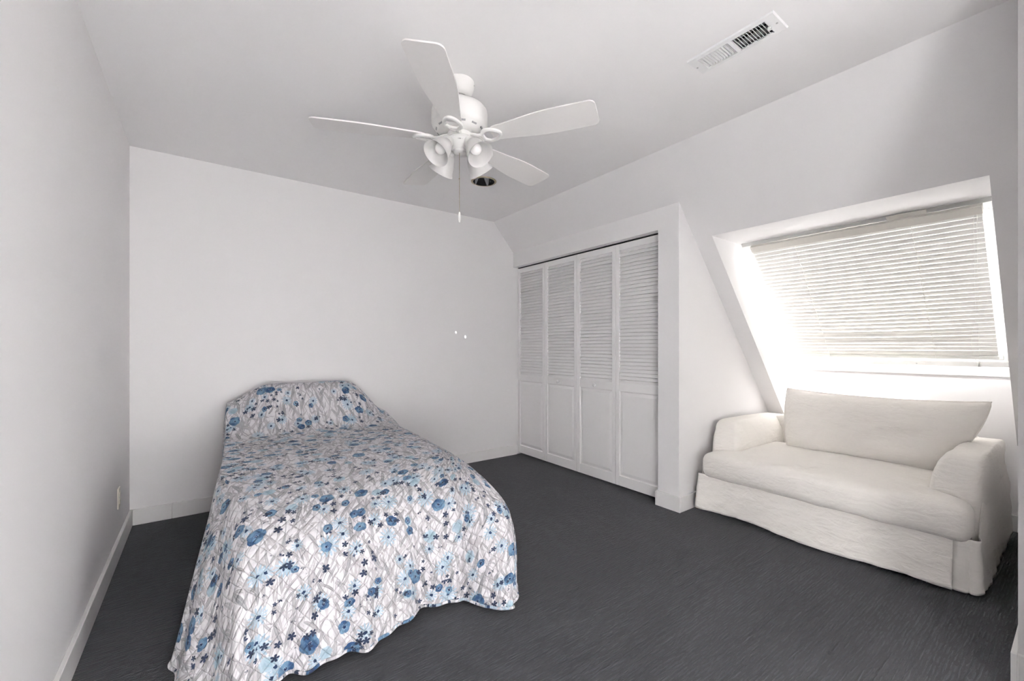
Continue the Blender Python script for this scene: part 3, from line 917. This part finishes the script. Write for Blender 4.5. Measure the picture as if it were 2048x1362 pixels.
bc = obj('back_cushion', bm, 'linen', sofa, ang=80)
bm = NB(); tube(bm, [(backp(i, j, -1) + backp(i, j, 1)) / 2 for i, j in loop + loop[:1]], .0045, 6); obj('seam', bm, 'linen', bc, ang=80)
# skirt panels
def solid(o, t):
    md = o.modifiers.new('thickness', 'SOLIDIFY'); md.thickness = t; md.offset = 0
rows = 16
grid = []
for r_ in range(rows + 1):
    t = r_ / rows; z = .268 - t * .250; line = []
    for k in range(91):
        y = .395 + (SY1 - .395) * k / 90; s = (y - .395) / (SY1 - .395)
        x = SXF - .012 - .020 * math.sin(math.pi * s) - .030 * t * (1 - .3 * s) + .012 * t * math.sin(s * 9.0 + 1.0) * t
        x += fb(y * 1.2, z * 2.5 + y * .7, 1.0, 6.0, 3) * .010 * (.3 + t) - .02 * t * sstep(s, .9, 1.0)
        zz = z + .006 * math.sin(s * 11) * t + .012 * t * s
        line.append(Vector((x, y, zz)))
    grid.append(line)
bm = sheet(NB(), grid); o = obj('front_skirt', bm, 'linen', sofa, ang=80); solid(o, .004)
# right-hand side: skirt turns the corner and hangs down the outside of the arm
path = []
for k in range(15): path.append((SXF + .004 + .0 * k, .400 - (.400 - SY0 - .02) * k / 14, 0))
for k in range(1, 9):
    a = math.pi / 2 * k / 8; path.append((SXF + .024 - .02 * math.cos(a), SY0 + .02 - .02 * math.sin(a) - .004, a / (math.pi / 2)))
for k in range(1, 71): path.append((SXF + .024 + (SXB - SXF - .03) * k / 70, SY0 - .004, 1))
grid = []
L = len(path)
for r_ in range(23):
    t = r_ / 22; line = []
    for k, (x, y, c) in enumerate(path):
        s = k / (L - 1)
        front_top = .270; top = front_top + (.44 - front_top) * sstep(x, SXF + .10, SXF + .22)
        z = top - t * (top - .016 - .022 * c * (.5 + fb(x * 1.0, 7.0, 0, 3.0, 1)))
        flare = -.014 * (1 - sstep(t, 0, .35)) * sstep(x, SXF + .02, SXF + .10) + .003 + .014 * t ** 1.5 + fb(x * 1.4, y + 3, z * 1.1, 9.0, 3) * .007 * (.3 + t)
        fold = .018 * math.exp(-((s - .135) / .018) ** 2) * t
        nx_, ny_ = (-(1 - c), -c); l_ = math.hypot(nx_, ny_); nx_ /= l_; ny_ /= l_
        line.append(Vector((x + nx_ * (flare - fold), y + ny_ * (flare - fold), z)))
    grid.append(line)
bm = sheet(NB(), grid); o = obj('side_skirt', bm, 'linen', sofa, ang=80); solid(o, .004)
grid = []
for r_ in range(9):
    t = r_ / 8
    grid.append([Vector((SXF + .05 + (SXB - SXF - .05) * k / 30, SY1 + .004 + .010 * t + .004 * math.sin(k) * t, .30 - t * .28)) for k in range(31)])
bm = sheet(NB(), grid); o = obj('side_skirt', bm, 'linen', sofa, ang=80); solid(o, .004)
for (x, y) in ((SXF + .016, SY1 + .018), (SXF + .06, SY0 + .05), (SXB - .07, SY0 + .06), (SXB - .07, SY1 - .06)):
    bm = NB(); hz_ = .062 if y > SY1 else .058
    prism(bm, [(x - .016, 0), (x + .016, 0), (x + .022, hz_ + .03), (x - .022, hz_ + .03)], y - .012, y + .008); obj('foot', bm, 'wood_foot', sofa)

# ------------------------------------------------------------------ bed and quilt
PH = R(3.5)
HC = Vector((.722, 3.695, 0))
AX = Vector((-math.sin(PH), -math.cos(PH), 0)); CX = Vector((math.cos(PH), -math.sin(PH), 0))
def bw(p, q, z=0.0): return HC + CX * p + AX * q + Vector((0, 0, z))
ZT = .590
def topz(p, q):
    B = sstep(q, .50, .10); B *= 1 - .10 * sstep(q, .07, .0)
    Wd = 1.0
    if p < -.30: Wd = 1 - .42 * sstep(-p, .30, .62)
    if p > .22: Wd = 1 - .97 * sstep(p, .22, .60)
    return ZT + .315 * B * Wd - .03 * sstep(q, 1.2, 1.75) + .006 * fb(p, q, 0, 3.0, 3)
bed = thing('bed', bw(0, .95, 0), 'single bed hidden beneath the blue floral quilt', 'bed')
def bedbox(name, p0, p1, q0, q1, z0, z1, r, mat, parent=bed):
    bm = NB()
    def f(a, b, c):
        v = rounded(a, b, c, (p1 - p0) / 2, (q1 - q0) / 2, (z1 - z0) / 2, r)
        return bw((p0 + p1) / 2 + v.x, (q0 + q1) / 2 + v.y, (z0 + z1) / 2 + v.z)
    softbox(bm, (10, 16, 6), f); return obj(name, bm, mat, parent, ang=60)
bedbox('box_spring', -.47, .47, .03, 1.62, .16, .34, .02, 'mattress')
bedbox('mattress', -.47, .47, .03, 1.60, .345, .545, .06, 'mattress')
for p in (-.42, .42):
    for q in (.10, 1.55):
        bm = NB(); lathe(bm, [(.02, 0), (.02, .16)], Matrix.Translation(bw(p, q)), 12); obj('leg', bm, 'dark', bed)

# perimeter of the flat top, and the hem it falls to
PW, PL, QF, RC = .485, .575, 1.50, .16
def P0(g):
    """g 0..1: left side to foot, foot, right side to head; returns p,q and outward normal"""
    if g < .30:
        t = g / .30; return (-PL, t * (QF - RC)), (-1, 0)
    if g < .40:
        a = (g - .30) / .10 * math.pi / 2
        return (-PL + RC - RC * math.cos(a), QF - RC + RC * math.sin(a)), (-math.cos(a), math.sin(a))
    if g < .60:
        t = (g - .40) / .20; return (-PL + RC + t * (PL + PW - 2 * RC), QF), (0, 1)
    if g < .70:
        a = (g - .60) / .10 * math.pi / 2
        return (PW - RC + RC * math.sin(a), QF - RC + RC * math.cos(a)), (math.sin(a), math.cos(a))
    t = (g - .70) / .30; return (PW, (1 - t) * (QF - RC)), (1, 0)
HEM = [(0, .115, 3.695, .05), (.10, .100, 3.20, .03), (.20, .078, 2.65, .03), (.265, .030, 2.28, .03), (.295, -.050, 2.08, .025), (.315, -.100, 1.985, .02), (.335, -.062, 1.885, .02),
       (.362, .030, 1.690, .02), (.390, .090, 1.635, .02), (.42, .160, 1.660, .03), (.455, .278, 1.652, .03), (.49, .430, 1.652, .03), (.52, .555, 1.636, .03),
       (.545, .660, 1.690, .035), (.575, .812, 1.726, .035), (.605, .945, 1.697, .03), (.63, 1.008, 1.603, .03), (.655, 1.056, 1.535, .03), (.68, 1.106, 1.520, .03),
       (.702, 1.175, 1.570, .03), (.73, 1.235, 1.720, .03), (.76, 1.225, 1.95, .03), (.80, 1.275, 2.30, .03), (.86, 1.285, 2.70, .03), (.93, 1.325, 3.20, .03), (1.0, 1.345, 3.695, .05)]
HA = np.array(HEM)
def hermite(g):
    i = int(np.clip(np.searchsorted(HA[:, 0], g) - 1, 0, len(HA) - 2))
    def tan(k):
        a, b_ = max(k - 1, 0), min(k + 1, len(HA) - 1); return (HA[b_, 1:] - HA[a, 1:]) / (HA[b_, 0] - HA[a, 0])
    h = HA[i + 1, 0] - HA[i, 0]; t = (g - HA[i, 0]) / h
    t2, t3 = t * t, t ** 3
    return (2 * t3 - 3 * t2 + 1) * HA[i, 1:] + (t3 - 2 * t2 + t) * h * tan(i) + (-2 * t3 + 3 * t2) * HA[i + 1, 1:] + (t3 - t2) * h * tan(i + 1)
NG, NT, NK = 480, 44, 52
gs = np.linspace(0, 1, NG + 1)
Hh = np.array([hermite(g) for g in gs])
# smoothed hem carries the shoulder, the folds only grow towards the hem
kern = np.exp(-np.linspace(-2.2, 2.2, 61) ** 2); kern /= kern.sum()
pad = np.vstack([2 * Hh[0] - Hh[30:0:-1], Hh, 2 * Hh[-1] - Hh[-2:-32:-1]])
Hs = np.stack([np.convolve(pad[:, k], kern, 'valid') for k in range(3)], 1)
bm = NB(); uvl = bm.loops.layers.uv.new('UVMap')
cp, cq = 0.0, .70
grid, uvs = [], []
per = [P0(g) for g in gs]
for r_ in range(NT):
    s = (r_ + 1) / NT; row, ur = [], []
    for j in range(NG + 1):
        p, q = per[j][0]; p2, q2 = cp + (p - cp) * s, cq + (q - cq) * s
        row.append(bw(p2, q2, topz(p2, q2))); ur.append((p2, -q2))
    grid.append(row); uvs.append(ur)
prev = [Vector(v) for v in grid[-1]]; acc = [0.0] * (NG + 1)
for r_ in range(1, NK + 1):
    v_ = r_ / NK; row, ur = [], []
    if v_ < .5:
        w_ = v_ / .5; a = .84 * math.sin(w_ * math.pi / 2); b_ = .42 * (1 - math.cos(w_ * math.pi / 2))
    else:
        w_ = (v_ - .5) / .5; a = .84 + .16 * w_; b_ = .42 + .58 * w_
    for j in range(NG + 1):
        top = grid[NT - 1][j]; nrm = per[j][1]; g = gs[j]
        hs, hh = Hs[j], Hh[j]
        kk = .85 * math.exp(-((g - .315) / .055) ** 2); a2 = a * (1 - kk) + b_ * kk
        fx, fy = hh[0] - hs[0], hh[1] - hs[1]
        ff = b_ ** 1.1
        x = top.x + (hs[0] - top.x) * a2 + fx * ff; y = top.y + (hs[1] - top.y) * a2 + fy * ff
        z = top.z + (hh[2] - top.z) * b_
        N3 = CX * nrm[0] + AX * nrm[1]
        foot = sstep(g, .28, .36) * sstep(g, .74, .66)
        wv = (.014 * math.sin(g * 150 + 1.0) + .009 * math.sin(g * 263)) * b_ * (.35 + .65 * foot)
        wv += .010 * fb(g * 26, v_ * 1.2, 0, 1.0, 2) * b_
        wv += .075 * math.sin(math.pi * min(1, b_)) ** 1.3 * math.exp(-((g - .69) / .028) ** 2)
        pos = Vector((x, y, z)) + N3 * wv
        acc[j] += (pos - prev[j]).length; prev[j] = pos
        row.append(pos); ur.append(acc[j])
    grid.append(row); uvs.append(ur)
# cloth coordinates: foot panel and two side panels, parted by the corner folds
mid = NT + int(NK * .72)
cum = np.concatenate([[0], np.cumsum([(grid[mid][j + 1] - grid[mid][j]).length for j in range(NG)])])
jm = NG // 2; GL, GR = .345, .690
def uvof(r_, j, pan):
    p, q = per[j][0]
    if r_ < NT: return uvs[r_][j]
    ac = uvs[r_][j]; w_ = sstep(ac, 0, .45)
    if pan == 0: return (p + (cum[j] - cum[jm] - p) * w_, -(q + ac))
    if pan < 0: return (p - ac, -(q + (cum[j] + .0 - q) * w_))
    return (p + ac, -(q + (cum[NG] - cum[j] - q) * w_))
vs = [[bm.verts.new(p) for p in row] for row in grid]
cen = bm.verts.new(bw(cp, cq, topz(cp, cq)))
def face(ids):
    fc = bm.faces.new([i[0] for i in ids])
    for lp, i in zip(fc.loops, ids): lp[uvl].uv = i[1]
for r_ in range(len(vs) - 1):
    for j in range(NG):
        gm = (gs[j] + gs[j + 1]) / 2; pan = -1 if gm < GL else (1 if gm > GR else 0)
        face([(vs[a][b_], uvof(a, b_, pan)) for a, b_ in ((r_, j), (r_, j + 1), (r_ + 1, j + 1), (r_ + 1, j))])
for j in range(NG): face([(cen, (cp, -cq)), (vs[0][j + 1], uvs[0][j + 1]), (vs[0][j], uvs[0][j])])
# strip closing the head edge
face([(cen, (cp, -cq)), (vs[0][0], uvs[0][0]), (vs[0][NG], uvs[0][NG])])
hd = 24
prevrow = None
for r_ in range(NT):
    s = (r_ + 1) / NT
    row = [vs[r_][0]]; ur = [uvs[r_][0]]
    for k in range(1, hd):
        t = k / hd; p2 = (-PL + (PL + PW) * t) * s; q2 = cq + (0 - cq) * s
        row.append(bm.verts.new(bw(p2, q2, topz(p2, q2)))); ur.append((p2, -q2))
    row.append(vs[r_][NG]); ur.append(uvs[r_][NG])
    if prevrow is None:
        for k in range(hd): face([(vs[0][0] if k == 0 else row[k], ur[k]), (row[k + 1], ur[k + 1]), (cen, (cp, -cq))]) if 0 else None
    else:
        for k in range(hd): face([(prevrow[0][k], prevrow[1][k]), (prevrow[0][k + 1], prevrow[1][k + 1]), (row[k + 1], ur[k + 1]), (row[k], ur[k])])
    prevrow = (row, ur)
hemline = [Vector(p) for p in grid[-1]]
quilt = obj('quilt', bm, 'quilt', None, origin=bw(0, .9, 0), ang=180)
tag(quilt, 'blue and grey floral quilted bedspread hanging to the carpet', 'quilt')
md = quilt.modifiers.new('thickness', 'SOLIDIFY'); md.thickness = .008; md.offset = -1
bm = NB(); tube(bm, hemline, .0065, 8)
uvl = bm.loops.layers.uv.new('UVMap')
for fc in bm.faces:
    for lp in fc.loops: lp[uvl].uv = (lp.vert.co.x * 1.0 + .3, lp.vert.co.y * 1.0)
obj('hem_binding', bm, 'quilt', quilt, ang=180)
